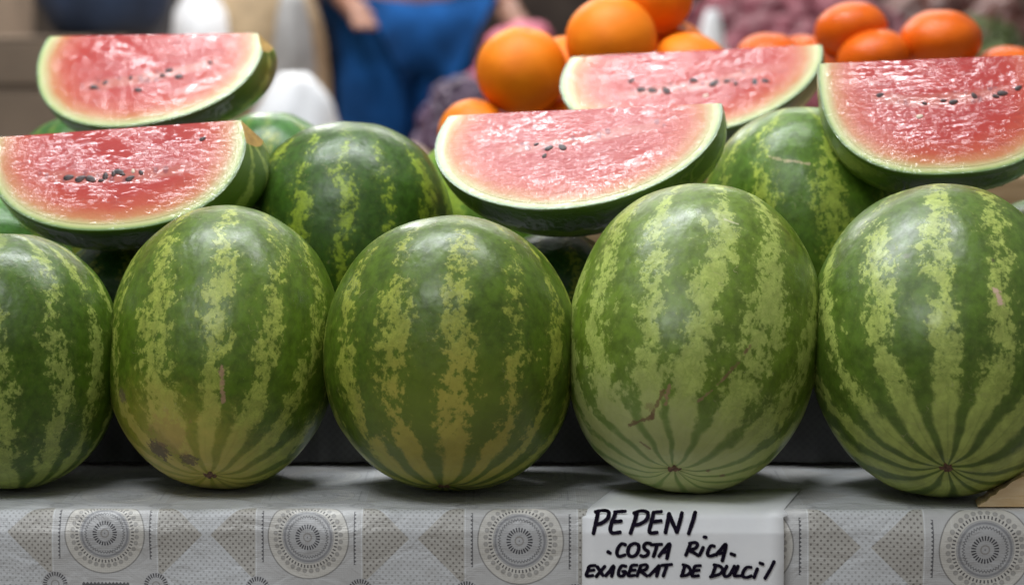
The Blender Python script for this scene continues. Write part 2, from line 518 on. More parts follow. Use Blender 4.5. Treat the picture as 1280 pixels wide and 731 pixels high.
# ------------------------------------------------------------------ whole melons
GF = 'watermelons standing in the front row'
GB = 'watermelons piled on the back tier'
BR = (0.15, 0.088, 0.038)
melon('dark green watermelon with pale broken stripes cut off by the left picture edge',
      -0.532, 0.0041, 0.1157, 0.1360, 0.03, 0.10, 2.15, 0, 1, 13, (0.045, 0.090, 0.005), (0.28, 0.35, 0.105), 0.12, spin=0.6, group=GF)
melon('watermelon with yellow ground spot and dark brown blemish at its lower left',
      -0.3077, 0.0283, 0.1199, 0.1547, -0.0378, 0.6152, 2.15, 0, 2, 13, (0.066, 0.116, 0.007), (0.31, 0.365, 0.090), -0.02,
      ground=((222, 585), 0.88, (0.56, 0.44, 0.10), (0.36, 0.33, 0.045)),
      scars=[((277, 458), (279, 502), 0.0026, (0.36, 0.22, 0.13), 0.8)],
      blots=[((200, 562), 0.017, (0.075, 0.05, 0.035), 0.85), ((236, 575), 0.012, (0.09, 0.06, 0.04), 0.8), ((153, 495), 0.009, (0.14, 0.10, 0.07), 0.7), ((210, 545), 0.028, (0.34, 0.20, 0.07), 0.4)], spin=0.2, pole=True, group=GF)
melon('round watermelon with yellowish broken stripes above its blossom end, third from left in front row',
      -0.0645, -0.0098, 0.1300, 0.1435, -0.0429, 0.3375, 2.2, 0, 3, 13, (0.062, 0.108, 0.007), (0.31, 0.355, 0.078), -0.10,
      ground=((560, 555), 0.86, (0.40, 0.34, 0.06), (0.13, 0.17, 0.02)), spin=0.9, pole=True, group=GF)
melon('pale green watermelon with a long thin brown scratch, standing behind the price sign',
      0.1923, 0.0013, 0.1303, 0.1649, -0.1721, 0.6763, 2.35, 0, 4, 14, (0.092, 0.148, 0.012), (0.33, 0.405, 0.13), 0.25,
      ground=((812, 590), 0.82, (0.44, 0.47, 0.19), (0.17, 0.25, 0.06)),
      scars=[((787, 531), (815, 520), 0.0026, BR, 0.85), ((815, 520), (829, 488), 0.0022, BR, 0.8), ((872, 502), (906, 472), 0.0015, (0.25, 0.15, 0.08), 0.7), ((906, 472), (938, 432), 0.0022, BR, 0.75), ((832, 505), (836, 482), 0.0022, (0.30, 0.16, 0.10), 0.7), ((800, 552), (812, 560), 0.0016, BR, 0.7), ((905, 274), (922, 280), 0.0014, (0.42, 0.42, 0.22), 0.8), ((712, 468), (735, 458), 0.0012, (0.06, 0.07, 0.02), 0.7)],
      blots=[((903, 594), 0.004, BR, 0.9), ((885, 588), 0.0035, BR, 0.8), ((812, 508), 0.006, BR, 0.45)], spin=0.35, pole=True, group=GF, edge=1.1)
melon('big watermelon with stripes fanning out from a brown blossom end, beside the wood block',
      0.4516, -0.0071, 0.1374, 0.1713, -0.0813, 0.8182, 2.2, 0, 5, 13, (0.066, 0.116, 0.012), (0.34, 0.415, 0.13), 0.02,
      scars=[((1246, 364), (1251, 380), 0.0036, (0.52, 0.36, 0.26), 0.95)],
      blots=[((1133, 320), 0.0045, (0.10, 0.10, 0.05), 0.6), ((1241, 325), 0.003, (0.07, 0.06, 0.03), 0.7)], spin=0.1, pole=True, group=GF)
# back tier
melon('dark watermelon with broken yellow-green stripes, behind and between second and third front melons',
      -0.1905, 0.27, 0.1206, 0.1390, 0.02, 0.25, 2.15, 0.10, 6, 14, (0.034, 0.078, 0.008), (0.25, 0.34, 0.04), -0.15, spin=0.5, group=GB)
melon('watermelon with a thin tan scratch across its pale stripe, tucked under the right cut slices',
      0.3415, 0.29, 0.1180, 0.1476, 0.02, 0.15, 2.15, 0.10, 7, 12, (0.070, 0.138, 0.012), (0.33, 0.42, 0.085), 0.10,
      scars=[((962, 196), (984, 202), 0.0020, (0.42, 0.36, 0.18), 0.65), ((986, 201), (1011, 205), 0.0018, (0.44, 0.36, 0.20), 0.7)], spin=0.3, group=GB)
def back_melon(label, px, y, top, a, z0, seed, **k):
    p = at(px, top, y + 0.01)
    c = (p.z - z0) / 2 / 0.985
    melon(label, p.x, y, a, c, 0.02, 0.05, 2.15, z0, seed, group=GB, **k)
back_melon('bright green striped watermelon blurred behind the right end of the two left slices', 338, 0.62, 143, 0.104, 0.10, 8, bias=0.0, dark=(0.04, 0.13, 0.02))
back_melon('dark green watermelon peeking out between the two stacked slices on the left', 100, 0.62, 149, 0.100, 0.10, 9, dark=(0.035, 0.11, 0.02), bias=-0.1)
back_melon('light green watermelon sliver left of the central slice, beneath the oranges', 618, 0.46, 163, 0.112, 0.10, 10, dark=(0.12, 0.24, 0.03), light=(0.33, 0.46, 0.08), bias=0.5)
back_melon('green watermelon at the left picture edge beneath the front left slice', -16, 0.30, 240, 0.100, 0.10, 12, dark=(0.05, 0.15, 0.02), bias=0.05)
back_melon('small shaded watermelon in the dark gap under the front left slice', 158, 0.262, 296, 0.078, 0.10, 13, dark=(0.03, 0.09, 0.02))
back_melon('small shaded watermelon in the dark gap under the central slice', 694, 0.262, 292, 0.078, 0.10, 14, dark=(0.03, 0.09, 0.02))
back_melon('shaded watermelon under the far right slice at the right picture edge', 1322, 0.32, 246, 0.105, 0.10, 15, dark=(0.03, 0.09, 0.02))

# ------------------------------------------------------------------ cut slices in cling film
def wrap_height(t, p, L, R, dens, radial):
    """wrinkles of tight film: fine creases along the slice, fanning out towards the rim"""
    x, y, z = t.sep(p)
    warp = t.noise(p, 26, 2)
    q = t.comb(x * 80.0 + warp * 3.0 + y * 40.0, y * 430.0 + warp * 5.0, z * 250.0)
    a = t.noise(q, 1.0, 2, 0.5)
    q2 = t.comb(x * 34.0 - y * 14.0, y * 170.0 + warp * 4.0, z * 120.0)
    b = t.noise(q2, 1.0, 1, 0.5)
    ex = x * (1 / L); ey = y * (1 / R)
    rho = (ex * ex + ey * ey).sqrt()
    an = ey.atan2(ex)
    q3 = t.comb(an * 52.0 + warp * 2.0, rho * 6.0, z * 60.0)
    c = t.noise(q3, 1.0, 2, 0.55)
    k = rho.smooth(0.60, 0.92)
    pull = t.noise(p, 19, 2, off=(3.0, 7.0, 1.0)).smooth(0.36, 0.62)   # some stretches are tight and calm
    return (a * (pull * 0.8 + 0.2) + b * 0.8) * (1.0 - k * radial) + c * (k * (0.35 + radial)), rho

def flesh_mat(name, L, R, n, seed, film, radial, smear, sheen, cy=-0.36):
    t = NT(name); p = t.coord()
    x, y, z = t.sep(p)
    off = (seed * 1.3, seed * 2.1, seed * 0.7)
    rr = (y * y + z * z).sqrt() * (1 / R)
    rho = ((x * (1 / L)).abs().pow(n) + rr.pow(n)).pow(1 / n)
    wob = (t.noise(p, 28, 4, 0.6, off=off) - 0.5) * 0.10
    core = (t.noise(t.vm('MULTIPLY', p, (14, 40, 40)), 1.0, 5, 0.65, off=off) - 0.5)
    edge = rho.smooth(0.6, 0.9)
    f = rho + wob * (1.0 - rho.smooth(0.86, 0.95) * 0.75) + core * 0.10 * (1.0 - edge)
    col = t.ramp(f, [(0.0, (0.36, 0.013, 0.007)), (0.40, (0.33, 0.008, 0.004)), (0.62, (0.36, 0.016, 0.006)), (0.77, (0.40, 0.048, 0.014)), (0.87, (0.44, 0.155, 0.050)),
                     (0.920, (0.44, 0.34, 0.145)), (0.952, (0.42, 0.42, 0.16)), (0.976, (0.26, 0.34, 0.075)), (0.990, (0.06, 0.13, 0.015))])
    fib = t.noise(t.comb(x * 40.0, y * 130.0, z * 60.0), 1.0, 4, 0.6, off=off, dist=0.4)
    col = t.mix(fib.smooth(0.52, 0.72) * 0.35 * (1.0 - rho.smooth(0.75, 0.88)), col, (0.22, 0.006, 0.006))
    grain = t.noise(p, 420, 3, 0.6)
    col = t.mix(grain.smooth(0.55, 0.75) * 0.20 * (1.0 - rho.smooth(0.8, 0.9)), col, (0.52, 0.16, 0.10))
    # seed cavity: paler streak where the seeds sit, taut film's white reflection painted in
    cav = (y * (1 / R) - cy + (t.noise(p, 16, 2, off=off) - 0.5) * 0.16 - (x * (1 / L)).pow(2.0) * 0.16).band(0.0, 0.03, 0.07) * (1.0 - (x * (1 / L)).abs().smooth(0.38, 0.72))
    col = t.mix(cav * 0.40 * smear, col, (0.46, 0.20, 0.15))
    pits = t.voro(t.vm('ADD', t.vm('MULTIPLY', p, (1.0, 0.55, 1.0)), off), 95.0)
    col = t.mix(cav.smooth(0.05, 0.5) * (1.0 - pits.smooth(0.22, 0.36)) * 0.75, col, (0.17, 0.022, 0.028))
    t.set('Base Color', col)
    t.set('Roughness', 0.45); t.set('Specular IOR Level', 0.2)
    h2, rh = wrap_height(t, p, L, R, 1, radial)
    t.set('Normal', t.bump(t.noise(p, 300, 3), 0.25, 0.0008))
    t.set('Coat Weight', 0.8); t.set('Coat IOR', 1.5)
    t.set('Coat Roughness', 0.035)
    t.set('Coat Normal', t.bump(h2 * (1.0 - cav * 0.4), film, 0.0018))
    return t.mat
def slice_rind_mat(L, R, n, seed, film, cutface=False):
    t = NT('cut_rind' if cutface else 'wrapped_rind'); p = t.coord()
    off = (seed * 1.3, seed * 2.1, seed * 0.7)
    x, y, z = t.sep(p)
    rr = (y * y + z * z).sqrt() * (1 / R)
    rho = ((x * (1 / L)).abs().pow(n) + rr.pow(n)).pow(1 / n)
    phi = y.atan2(z)
    n1 = t.noise(p, 55, 5, 0.65, off=off)
    s = (phi * 9.0 + (t.noise(p, 9, 2, off=off) - 0.5) * 3.0).cos() + (n1 - 0.5) * 3.0
    out = t.mix(s.smooth(0.3, 0.9), (0.085, 0.155, 0.014), (0.32, 0.40, 0.09))
    cut = t.ramp(rho + (t.noise(p, 60, 3, off=off) - 0.5) * 0.012, [(0.0, (0.45, 0.18, 0.08)), (0.87, (0.50, 0.20, 0.080)), (0.920, (0.44, 0.34, 0.145)), (0.952, (0.42, 0.42, 0.16)), (0.976, (0.26, 0.34, 0.075)), (0.990, (0.06, 0.13, 0.015))])
    t.set('Base Color', cut if cutface else out)
    t.set('Roughness', 0.38)
    t.set('Coat Weight', 0.75); t.set('Coat IOR', 1.55); t.set('Coat Roughness', 0.08)
    a = t.noise(t.comb(x * 60.0, phi * 26.0, rho * 10.0), 1.0, 4, 0.6, dist=0.6)
    hh, _r = wrap_height(t, p, L, R, 1, 0.6)
    t.set('Coat Normal', t.bump(hh, film, 0.0021) if cutface else t.bump(a, film, 0.0040))
    return t.mat
def film_mat():
    t = NT('cling_film')
    nt = t.nt; nt.nodes.remove(t.p)
    tr = nt.nodes.new('ShaderNodeBsdfTransparent'); gl = nt.nodes.new('ShaderNodeBsdfGlossy'); mx = nt.nodes.new('ShaderNodeMixShader')
    gl.inputs['Roughness'].default_value = 0.10
    tr.inputs['Color'].default_value = (0.95, 0.96, 0.96, 1)
    fr = nt.nodes.new('ShaderNodeFresnel'); fr.inputs['IOR'].default_value = 1.22
    b = t.bump(t.noise(t.coord(), 90, 4, 0.6), 0.5, 0.003)
    nt.links.new(b.s, gl.inputs['Normal']); nt.links.new(b.s, fr.inputs['Normal'])
    fk = V(nt, fr.outputs[0]) * 0.4
    nt.links.new(fk.s, mx.inputs[0]); nt.links.new(tr.outputs[0], mx.inputs[1]); nt.links.new(gl.outputs[0], mx.inputs[2])
    nt.links.new(mx.outputs[0], t.out.inputs['Surface'])
    return t.mat
FILM = film_mat()
def seed_mat():
    t = NT('melon_seed'); o = t.coord()
    t.set('Base Color', t.mix(t.noise(o, 300, 3).smooth(0.4, 0.7), (0.014, 0.010, 0.011), (0.075, 0.035, 0.030)))
    t.set('Roughness', 0.42); t.set('Specular IOR Level', 0.3)
    return t.mat
SEED = seed_mat()
PALE = plain('unripe_seed', (0.62, 0.50, 0.38), 0.4, 0.2, 300)

DRIED = plain('dried_flesh', (0.36, 0.22, 0.060), 0.4, 0.25, 60, 0.3, 200)
def wedge(L, R, n, scale, back_pt, back_no, end, lift, shear=0.0):
    bm = bmesh.new()
    NUs, NVs = 120, 72
    rings = []
    for j in range(1, NVs):
        v = -math.pi / 2 + math.pi * j / NVs + 0.0007
        cc, ss = math.cos(v), math.sin(v)
        r = (abs(cc) ** n + abs(ss) ** n) ** (-1 / n)
        rings.append([bm.verts.new((L * scale * r * ss, R * scale * r * cc * math.sin(2 * math.pi * (i + 0.37) / NUs), R * scale * r * cc * math.cos(2 * math.pi * (i + 0.37) / NUs))) for i in range(NUs)])
    a = bm.verts.new((-L * scale, 0, 0)); b = bm.verts.new((L * scale, 0, 0))
    for j in range(len(rings) - 1):
        for i in range(NUs):
            k = (i + 1) % NUs
            bm.faces.new((rings[j][i], rings[j + 1][i], rings[j + 1][k], rings[j][k]))
    for i in range(NUs):
        k = (i + 1) % NUs
        bm.faces.new((a, rings[0][i], rings[0][k])); bm.faces.new((b, rings[-1][k], rings[-1][i]))
    for f in bm.faces: f.smooth = True
    for v in bm.verts:                                                # lopsided melon: the right end bulges behind the cut
        t = max(0.0, min(1.0, (v.co.x / L - 0.1) / 0.9)); t = t * t * (3 - 2 * t)
        v.co.x += shear * max(0.0, -v.co.z) * t
    planes = [(Vector((0, 0, lift)), Vector((0, 0, 1))), (back_pt + back_no * lift, back_no)]
    if end: planes.append((end[0] + end[1].normalized() * lift, end[1].normalized()))
    for pi_, (co, no) in enumerate(planes):
        g = bmesh.ops.bisect_plane(bm, geom=bm.verts[:] + bm.edges[:] + bm.faces[:], dist=1e-6, plane_co=co, plane_no=no, clear_outer=True)
        es = [e for e in g['geom_cut'] if isinstance(e, bmesh.types.BMEdge) and e.is_boundary]
        r = bmesh.ops.contextual_create(bm, geom=es) if es else {'faces': []}
        for f in r['faces']:
            f.smooth = False
            f.material_index = 1 if pi_ == 2 else 2
    bmesh.ops.recalc_face_normals(bm, faces=bm.faces[:])
    return bm

def cut_slice(label, Cx, Cy, Cz, L, R, roll, dl, sl, n, al, beta, seed, seeds, end=None, film=1.0, radial=0.6, smear=1.0, sheen=1.0, skirt=(-0.8, 0.8), shear=0.0, cy=-0.36):
    al = math.radians(al)
    A = Vector((math.cos(roll), 0, math.sin(roll)))
    D = Vector((0, -math.cos(al), -math.sin(al))); D = (D - A * D.dot(A)).normalized()
    Y = -D; Z = A.cross(Y)
    rot = Matrix((A, Y, Z)).transposed()
    root = empty('watermelon_slice', Vector((Cx, Cy, Cz)), rot)
    tag(root, label, 'melon slice', 'film wrapped watermelon slices on top of the pile')
    # back cut: holds the ridge line y = dl*R - sl*x on the front face and drops away behind it
    b = math.radians(beta)
    ridge = Vector((1, -sl, 0)).normalized()
    down_back = rot.inverted() @ Vector((0, math.cos(b), -math.sin(b)))
    bno = ridge.cross(down_back).normalized()
    if bno.y < 0: bno = -bno
    bpt = Vector((0, dl * R, 0))
    fm = flesh_mat('melon_flesh', L, R, n, seed, film, radial, smear, sheen, cy)
    rm = slice_rind_mat(L, R, n, seed, film)
    link('rind', wedge(L, R, n, 1.0, bpt, bno, end, 0.0, shear), [rm, DRIED, slice_rind_mat(L, R, n, seed, film, True)], root, None)
    fl = link('flesh', wedge(L, R, n, 0.935, bpt, bno, end, 0.00025, shear), [fm, DRIED, fm], root, None)
    for k, (sx, sy, sr, ss) in enumerate(seeds):
        sb = bmesh.new()
        bmesh.ops.create_uvsphere(sb, u_segments=14, v_segments=9, radius=1)
        ang = sr
        m = Matrix.Rotation(ang, 3, 'Z')
        for v in sb.verts:
            w = 1.0 - 0.25 * v.co.x
            v.co = m @ Vector((v.co.x * 0.0058 * ss, v.co.y * 0.0036 * ss * w, v.co.z * 0.0009))
        so = link('seed', sb, SEED if ss > 0 and k % 9 != 8 else PALE, fl)
        so.location = (sx * L, sy * R, 0.0003)
    # loose film gathered under the rim
    sb = bmesh.new(); rows = []
    rng = random.Random(seed)
    NT_, NA = 150, 12
    for i in range(NT_ + 1):
        cx = skirt[0] + (skirt[1] - skirt[0]) * i / NT_
        rad = R * max(0.0, 1 - abs(cx) ** n) ** (1 / n)
        row = []
        for j in range(NA + 1):
            th = 0.05 + 0.34 * j / NA
            e = j / NA
            wr = 0.0012 + 0.0022 * e * (1 + mnoise.noise(Vector((cx * 9 + seed, e * 2, 0)))) + 0.0018 * e * mnoise.noise(Vector((cx * 34 + seed, e * 4, 3)))
            if j == NA: wr *= 0.5
            r_ = rad + max(0.0008, wr)
            row.append(sb.verts.new((cx * L, -r_ * math.cos(th), -r_ * math.sin(th))))
        rows.append(row)
    for i in range(NT_):
        for j in range(NA): sb.faces.new((rows[i][j], rows[i + 1][j], rows[i + 1][j + 1], rows[i][j + 1]))
    link('cling_film', sb, FILM, root)
    return root

def seed_row(rng, pts):
    return [(x, y, rng.uniform(-0.6, 0.6) + (math.pi / 2 if rng.random() < 0.3 else 0), rng.uniform(0.55, 1.2)) for x, y in pts]
rg = random.Random(5)
cut_slice('front left watermelon slice in cling film with a trimmed tan right end', -0.4407, 0.17, 0.3612, 0.1449, 0.1230, 0.0437, 0.1257, -0.0347, 2.2633, 50, 48, 21,
          seed_row(rg, [(-0.35, -0.40), (-0.26, -0.42), (-0.18, -0.43), (-0.10, -0.45), (-0.07, -0.40), (-0.01, -0.38), (0.03, -0.36), (0.06, -0.39), (0.14, -0.36), (0.20, -0.38), (0.66, -0.03), (0.12, -0.44)]),
          end=(Vector((0.950 * 0.1449, 0.02, 0)), Vector((1, 0.22, 0.61))), shear=0.55, cy=-0.40, film=0.62, radial=0.4, smear=1.0)
cut_slice('topmost watermelon slice at back left, pink and blurred under hazy cling film', -0.4467, 0.46, 0.4542, 0.1424, 0.1093, 0.1854, 0.2766, 0.2258, 2.2372, 50, 46, 22,
          seed_row(rg, [(-0.50, -0.34), (-0.40, -0.30), (-0.18, -0.30), (-0.12, -0.50), (0.10, -0.36), (0.16, -0.30), (0.24, -0.42), (0.52, -0.30)]),
          end=(Vector((0.95 * 0.1424, 0.0, 0)), Vector((1, 0.12, 0.55))), shear=0.40, cy=-0.35, film=0.75, radial=0.2, smear=1.2)
cut_slice('central watermelon slice glaring with white crinkled cling film, resting above the third front melon', 0.0736, 0.17, 0.3734, 0.1623, 0.1193, 0.1829, 0.2628, 0.2005, 1.9668, 42, 48, 23,
          seed_row(rg, [(-0.30, -0.10), (-0.22, -0.18), (-0.26, -0.27), (-0.13, -0.20)]), film=1.25, radial=0.7, smear=0.8, shear=0.28, cy=-0.16)
cut_slice('back right watermelon slice with green right edge, in front of the oranges', 0.2215, 0.47, 0.4369, 0.1641, 0.1064, 0.1758, 0.2534, 0.1699, 1.9466, 48, 46, 24,
          seed_row(rg, [(-0.46, -0.04), (-0.40, -0.20), (-0.32, -0.24), (-0.22, -0.28), (0.00, -0.20), (0.14, -0.30), (0.24, -0.30), (0.30, -0.36), (0.06, -0.46), (0.52, -0.40), (0.44, -0.38)]), film=0.75, radial=0.5, smear=0.9, shear=0.28, cy=-0.28)
cut_slice('far right watermelon slice with a row of black seeds cut off by the picture edge', 0.4798, 0.20, 0.4237, 0.1340, 0.1269, 0.0499, 0.2744, 0.0124, 2.4952, 50, 48, 25,
          seed_row(rg, [(-0.50, -0.10), (-0.14, -0.22), (0.02, -0.20), (0.10, -0.22), (0.28, -0.16), (0.46, -0.18), (0.52, -0.15), (0.66, -0.10), (-0.2, -0.36)]), film=0.9, radial=0.55, smear=1.0, skirt=(-0.93, 0.8), shear=0.1, cy=-0.19)

# ------------------------------------------------------------------ price sign folded over the edge
def paper_mat():
    t = NT('white_card'); o = t.coord()
    n = t.noise(o, 25, 4)
    t.set('Base Color', t.mix(n.smooth(0.3, 0.7), (0.87, 0.88, 0.895), (0.90, 0.905, 0.91)))
    t.set('Roughness', 0.55); t.set('Normal', t.bump(n * 1.0 + t.noise(o, 900, 2) * 0.04, 0.25, 0.004))
    return t.mat
INK = plain('marker_ink', (0.010, 0.007, 0.017), 0.8, 0.4, 200, spec=0.05)
SIGN_OFF = 0.0085
def curl(x):
    return 0.005 * max(0.0, (x - 0.07) / (0.272 - 0.07)) ** 2.5
def sign_y(z):
    for k in range(len(PROF) - 1):
        if PROF[k][2] >= z >= PROF[k + 1][2] and PROF[k][2] != PROF[k + 1][2] and PROF[k][0] > -0.02:
            f = (PROF[k][2] - z) / (PROF[k][2] - PROF[k + 1][2])
            return PROF[k][1] * (1 - f) + PROF[k + 1][1] * f - SIGN_OFF
    return PROF[-1][1] - SIGN_OFF
sign = empty('price_sign', at(855, 731, -0.14))
tag(sign, 'white card price sign with black handwriting PEPENI COSTA RICA folded over the table edge', 'price sign')
bm = bmesh.new()
nx = 14
xl0, xr0 = at(728, 660, -0.137).x, at(980, 660, -0.137).x
rows = []
fold_y, fold_z = EDGE_Y + 0.006, 0.0022
# top flap, skewed to the right as it runs back under the melon
for t_ in (1.0, 0.66, 0.33, 0.0):
    sh = 0.030 * t_
    y = fold_y + 0.105 * t_
    rows.append([bm.verts.new((xl0 + 0.006 + sh + (xr0 - 0.0 - xl0 - 0.004) * i / nx, y, fold_z - 0.0011 + 0.0006 * math.sin(i * 0.9 + t_ * 3))) for i in range(nx + 1)])
for z in [-0.0015 - 0.00145 * k for k in range(75)]:
    rows.append([bm.verts.new((xl0 + (0.004 if z > -0.004 else 0) * 1 + (xr0 - xl0) * i / nx, sign_y(min(z, -0.0016)) - 0.0006 * math.sin(i / nx * 3.1) - curl(xl0 + (xr0 - xl0) * i / nx) * min(1, -z / 0.05), z)) for i in range(nx + 1)])
for j in range(len(rows) - 1):
    for i in range(nx): bm.faces.new((rows[j][i], rows[j + 1][i], rows[j + 1][i + 1], rows[j][i + 1]))
bmesh.ops.translate(bm, verts=bm.verts[:], vec=-sign.location)
pc = link('paper_card', bm, paper_mat(), sign)
md = pc.modifiers.new('thickness', 'SOLIDIFY'); md.thickness = 0.0004; md.offset = -1

L1 = [[(128, 104), (116, 150), (100, 216)], [(112, 101), (150, 93), (182, 96), (191, 112), (178, 138), (145, 160), (118, 166)],
      [(222, 102), (255, 98), (287, 97)], [(230, 105), (208, 150), (197, 190), (205, 211), (228, 212), (254, 208)], [(212, 152), (262, 148)],
      [(352, 104), (332, 160), (312, 214)], [(333, 108), (370, 95), (405, 99), (415, 115), (402, 143), (365, 164), (338, 169)],
      [(447, 104), (432, 155), (420, 200), (432, 212), (466, 209)], [(445, 103), (492, 98)], [(434, 152), (489, 146)],
      [(536, 108), (524, 160), (512, 210)], [(536, 110), (556, 160), (578, 207)], [(578, 207), (594, 155), (610, 104)],
      [(686, 102), (666, 158), (644, 216)]]
L2 = [[(182, 319), (198, 328)], [(284, 280), (262, 274), (242, 297), (234, 328), (248, 346), (282, 337)],
      [(330, 272), (306, 288), (297, 322), (312, 345), (340, 340), (357, 312), (357, 280), (335, 271)],
      [(428, 272), (402, 270), (388, 288), (396, 305), (413, 317), (409, 336), (388, 346), (370, 340)],
      [(428, 279), (492, 276)], [(464, 280), (455, 312), (443, 346)],
      [(474, 345), (508, 302), (536, 272), (530, 312), (520, 357)], [(495, 322), (528, 318)],
      [(655, 272), (642, 306), (628, 338)], [(648, 271), (682, 265), (695, 278), (682, 298), (650, 309), (672, 322), (702, 340)],
      [(728, 292), (718, 314), (707, 336)], [(731, 233), (745, 236)],
      [(792, 286), (772, 284), (757, 308), (752, 331), (767, 342), (793, 334)],
      [(800, 336), (828, 304), (856, 274), (850, 318), (836, 368)], [(815, 327), (848, 322)], [(884, 327), (908, 336)]]
L3 = [[(112, 398), (78, 402), (68, 428), (60, 457), (98, 455)], [(68, 428), (105, 424)],
      [(122, 405), (138, 430), (156, 456)], [(166, 402), (142, 430), (116, 461)],
      [(170, 457), (194, 428), (216, 399), (212, 428), (204, 460)], [(184, 438), (212, 434)],
      [(287, 402), (262, 400), (245, 428), (246, 455), (270, 456), (284, 433), (266, 432)],
      [(350, 395), (320, 398), (309, 426), (300, 455), (336, 453)], [(309, 426), (341, 423)],
      [(371, 400), (360, 428), (349, 457)], [(366, 399), (398, 392), (408, 404), (396, 421), (366, 428), (384, 440), (407, 457)],
      [(420, 454), (448, 426), (476, 397), (470, 426), (461, 458)], [(438, 432), (470, 429)],
      [(488, 396), (549, 390)], [(521, 396), (510, 426), (499, 457)],
      [(622, 398), (614, 426), (606, 452)], [(610, 391), (642, 402), (655, 428), (636, 450), (600, 456)],
      [(713, 396), (681, 400), (672, 426), (664, 455), (702, 453)], [(672, 426), (706, 422)],
      [(799, 396), (788, 426), (777, 454)], [(788, 391), (824, 399), (838, 420), (820, 444), (767, 460)],
      [(862, 398), (846, 432), (850, 455), (874, 451), (894, 420), (906, 397)],
      [(926, 397), (914, 426), (904, 452), (941, 452)],
      [(1002, 404), (976, 404), (956, 428), (953, 455), (978, 461), (1002, 452)],
      [(1036, 411), (1026, 436), (1017, 462)], [(1049, 378), (1069, 385)],
      [(1131, 370), (1108, 416), (1079, 466)]]
def strokes(lines, width, seed):
    b = bmesh.new(); rng = random.Random(seed); lay = 0
    for st in lines:
        lay += 1
        P = []
        m = len(st)
        pts = [Vector((*p, 0)) for p in st]
        if m > 2:                                                    # smooth through the pen points
            q = []
            for i in range(m - 1):
                p0 = pts[max(i - 1, 0)]; p1 = pts[i]; p2 = pts[i + 1]; p3 = pts[min(i + 2, m - 1)]
                for k in range(5):
                    t = k / 5
                    q.append(0.5 * ((2 * p1) + (p2 - p0) * t + (2 * p0 - 5 * p1 + 4 * p2 - p3) * t * t + (3 * p1 - p0 - 3 * p2 + p3) * t ** 3))
            pts = q + [pts[-1]]
        rs = [pts[0]]                                                # short steps, so that the ink follows the bent card
        for p1 in pts[1:]:
            p0 = rs[-1]; ns = max(1, int((p1 - p0).length / 6))
            for k in range(1, ns + 1): rs.append(p0 + (p1 - p0) * (k / ns))
        pts = rs
        def world(c, dy):
            px, py = 720 + c.x / 4.5714, 620 + c.y / 4.5714
            w = at(px, py, -0.139)
            return Vector((w.x, sign_y(min(w.z, -0.0016)) - 0.0006 * math.sin(max(0.0, min(1.0, (w.x - 0.072) / 0.2)) * 3.1) - 0.0008 - 0.0012 * max(0.0, min(1.0, (w.z + 0.016) / 0.010)) - dy - curl(w.x) * min(1, -w.z / 0.05), w.z)) - sign.location
        cl = []; n = len(pts)
        left, right = [], []
        for i, p in enumerate(pts):
            d = (pts[min(i + 1, n - 1)] - pts[max(i - 1, 0)]).normalized()
            w = width * (1 + rng.uniform(-0.07, 0.07)) * (0.92 + 0.16 * abs(d.y))
            nr = Vector((-d.y, d.x, 0))
            left.append(p + nr * w / 2); right.append(p - nr * w / 2)
        d0 = (pts[0] - pts[1]).normalized(); d1 = (pts[-1] - pts[-2]).normalized()
        def cap(c, d, a, bb):
            out = []
            for k in range(1, 5):
                ang = math.pi * k / 5
                ra = (a - c); out.append(c + ra * math.cos(ang) + d * ra.length * math.sin(ang) * 0.8)
            return out
        dy = 0.00002 * lay
        for i in range(n - 1):
            b.faces.new([b.verts.new(world(c, dy)) for c in (left[i], left[i + 1], right[i + 1], right[i])])
        for c, d, a, bb in ((pts[0], d0, left[0], right[0]), (pts[-1], d1, left[-1], right[-1])):
            b.faces.new([b.verts.new(world(k, dy)) for k in [a] + cap(c, d, a, bb) + [bb]])
    bmesh.ops.remove_doubles(b, verts=b.verts[:], dist=1e-6)
    bmesh.ops.recalc_face_normals(b, faces=b.faces[:])
    return b
for lines, w, sd in ((L1, 21.5, 1), (L2, 20, 2), (L3, 19, 3)):
    link('handwriting', strokes(lines, w, sd), INK, sign, False)

# ------------------------------------------------------------------ rough wood block under the right melon
def wood_mat(name, a, b, sc=1.0):
    t = NT(name); o = t.coord()
    x, y, z = t.sep(o)
    g = t.noise(t.comb(x * 14.0 * sc, y * 60.0 * sc, z * 150.0 * sc), 1.0, 4, 0.6, dist=0.6)
    c = t.mix(g.smooth(0.3, 0.7), a, b)
    t.set('Base Color', c); t.set('Roughness', 0.7); t.set('Normal', t.bump(g, 0.4, 0.002))
    return t.mat
WOOD = wood_mat('raw_wood', (0.66, 0.45, 0.22), (0.82, 0.64, 0.40))
bm = bmesh.new()
p0 = at_z(1222, 632, 0.002); 
prof = [(0.0, 0.0), (0.004, 0.0035), (0.009, 0.0055), (0.013, 0.0105), (0.018, 0.0125), (0.022, 0.0175), (0.028, 0.0200), (0.034, 0.0255), (0.045, 0.031), (0.16, 0.034), (0.16, 0.0)]
f_, b_ = [], []
for x, z in prof:
    f_.append(bm.verts.new((x, 0, z))); b_.append(bm.verts.new((x + 0.004, 0.035, z)))
for i in range(len(prof)):
    k = (i + 1) % len(prof)
    bm.faces.new((f_[i], f_[k], b_[k], b_[i]))
bm.faces.new(f_[::-1]); bm.faces.new(b_)
bmesh.ops.recalc_face_normals(bm, faces=bm.faces[:])
wb = link('wood_block', bm, WOOD, None, False)
wb.location = (p0.x, -0.105, 0.0012)
tag(wb, 'rough sawn light wood block wedged beside the right front melon on the tablecloth', 'wood block')

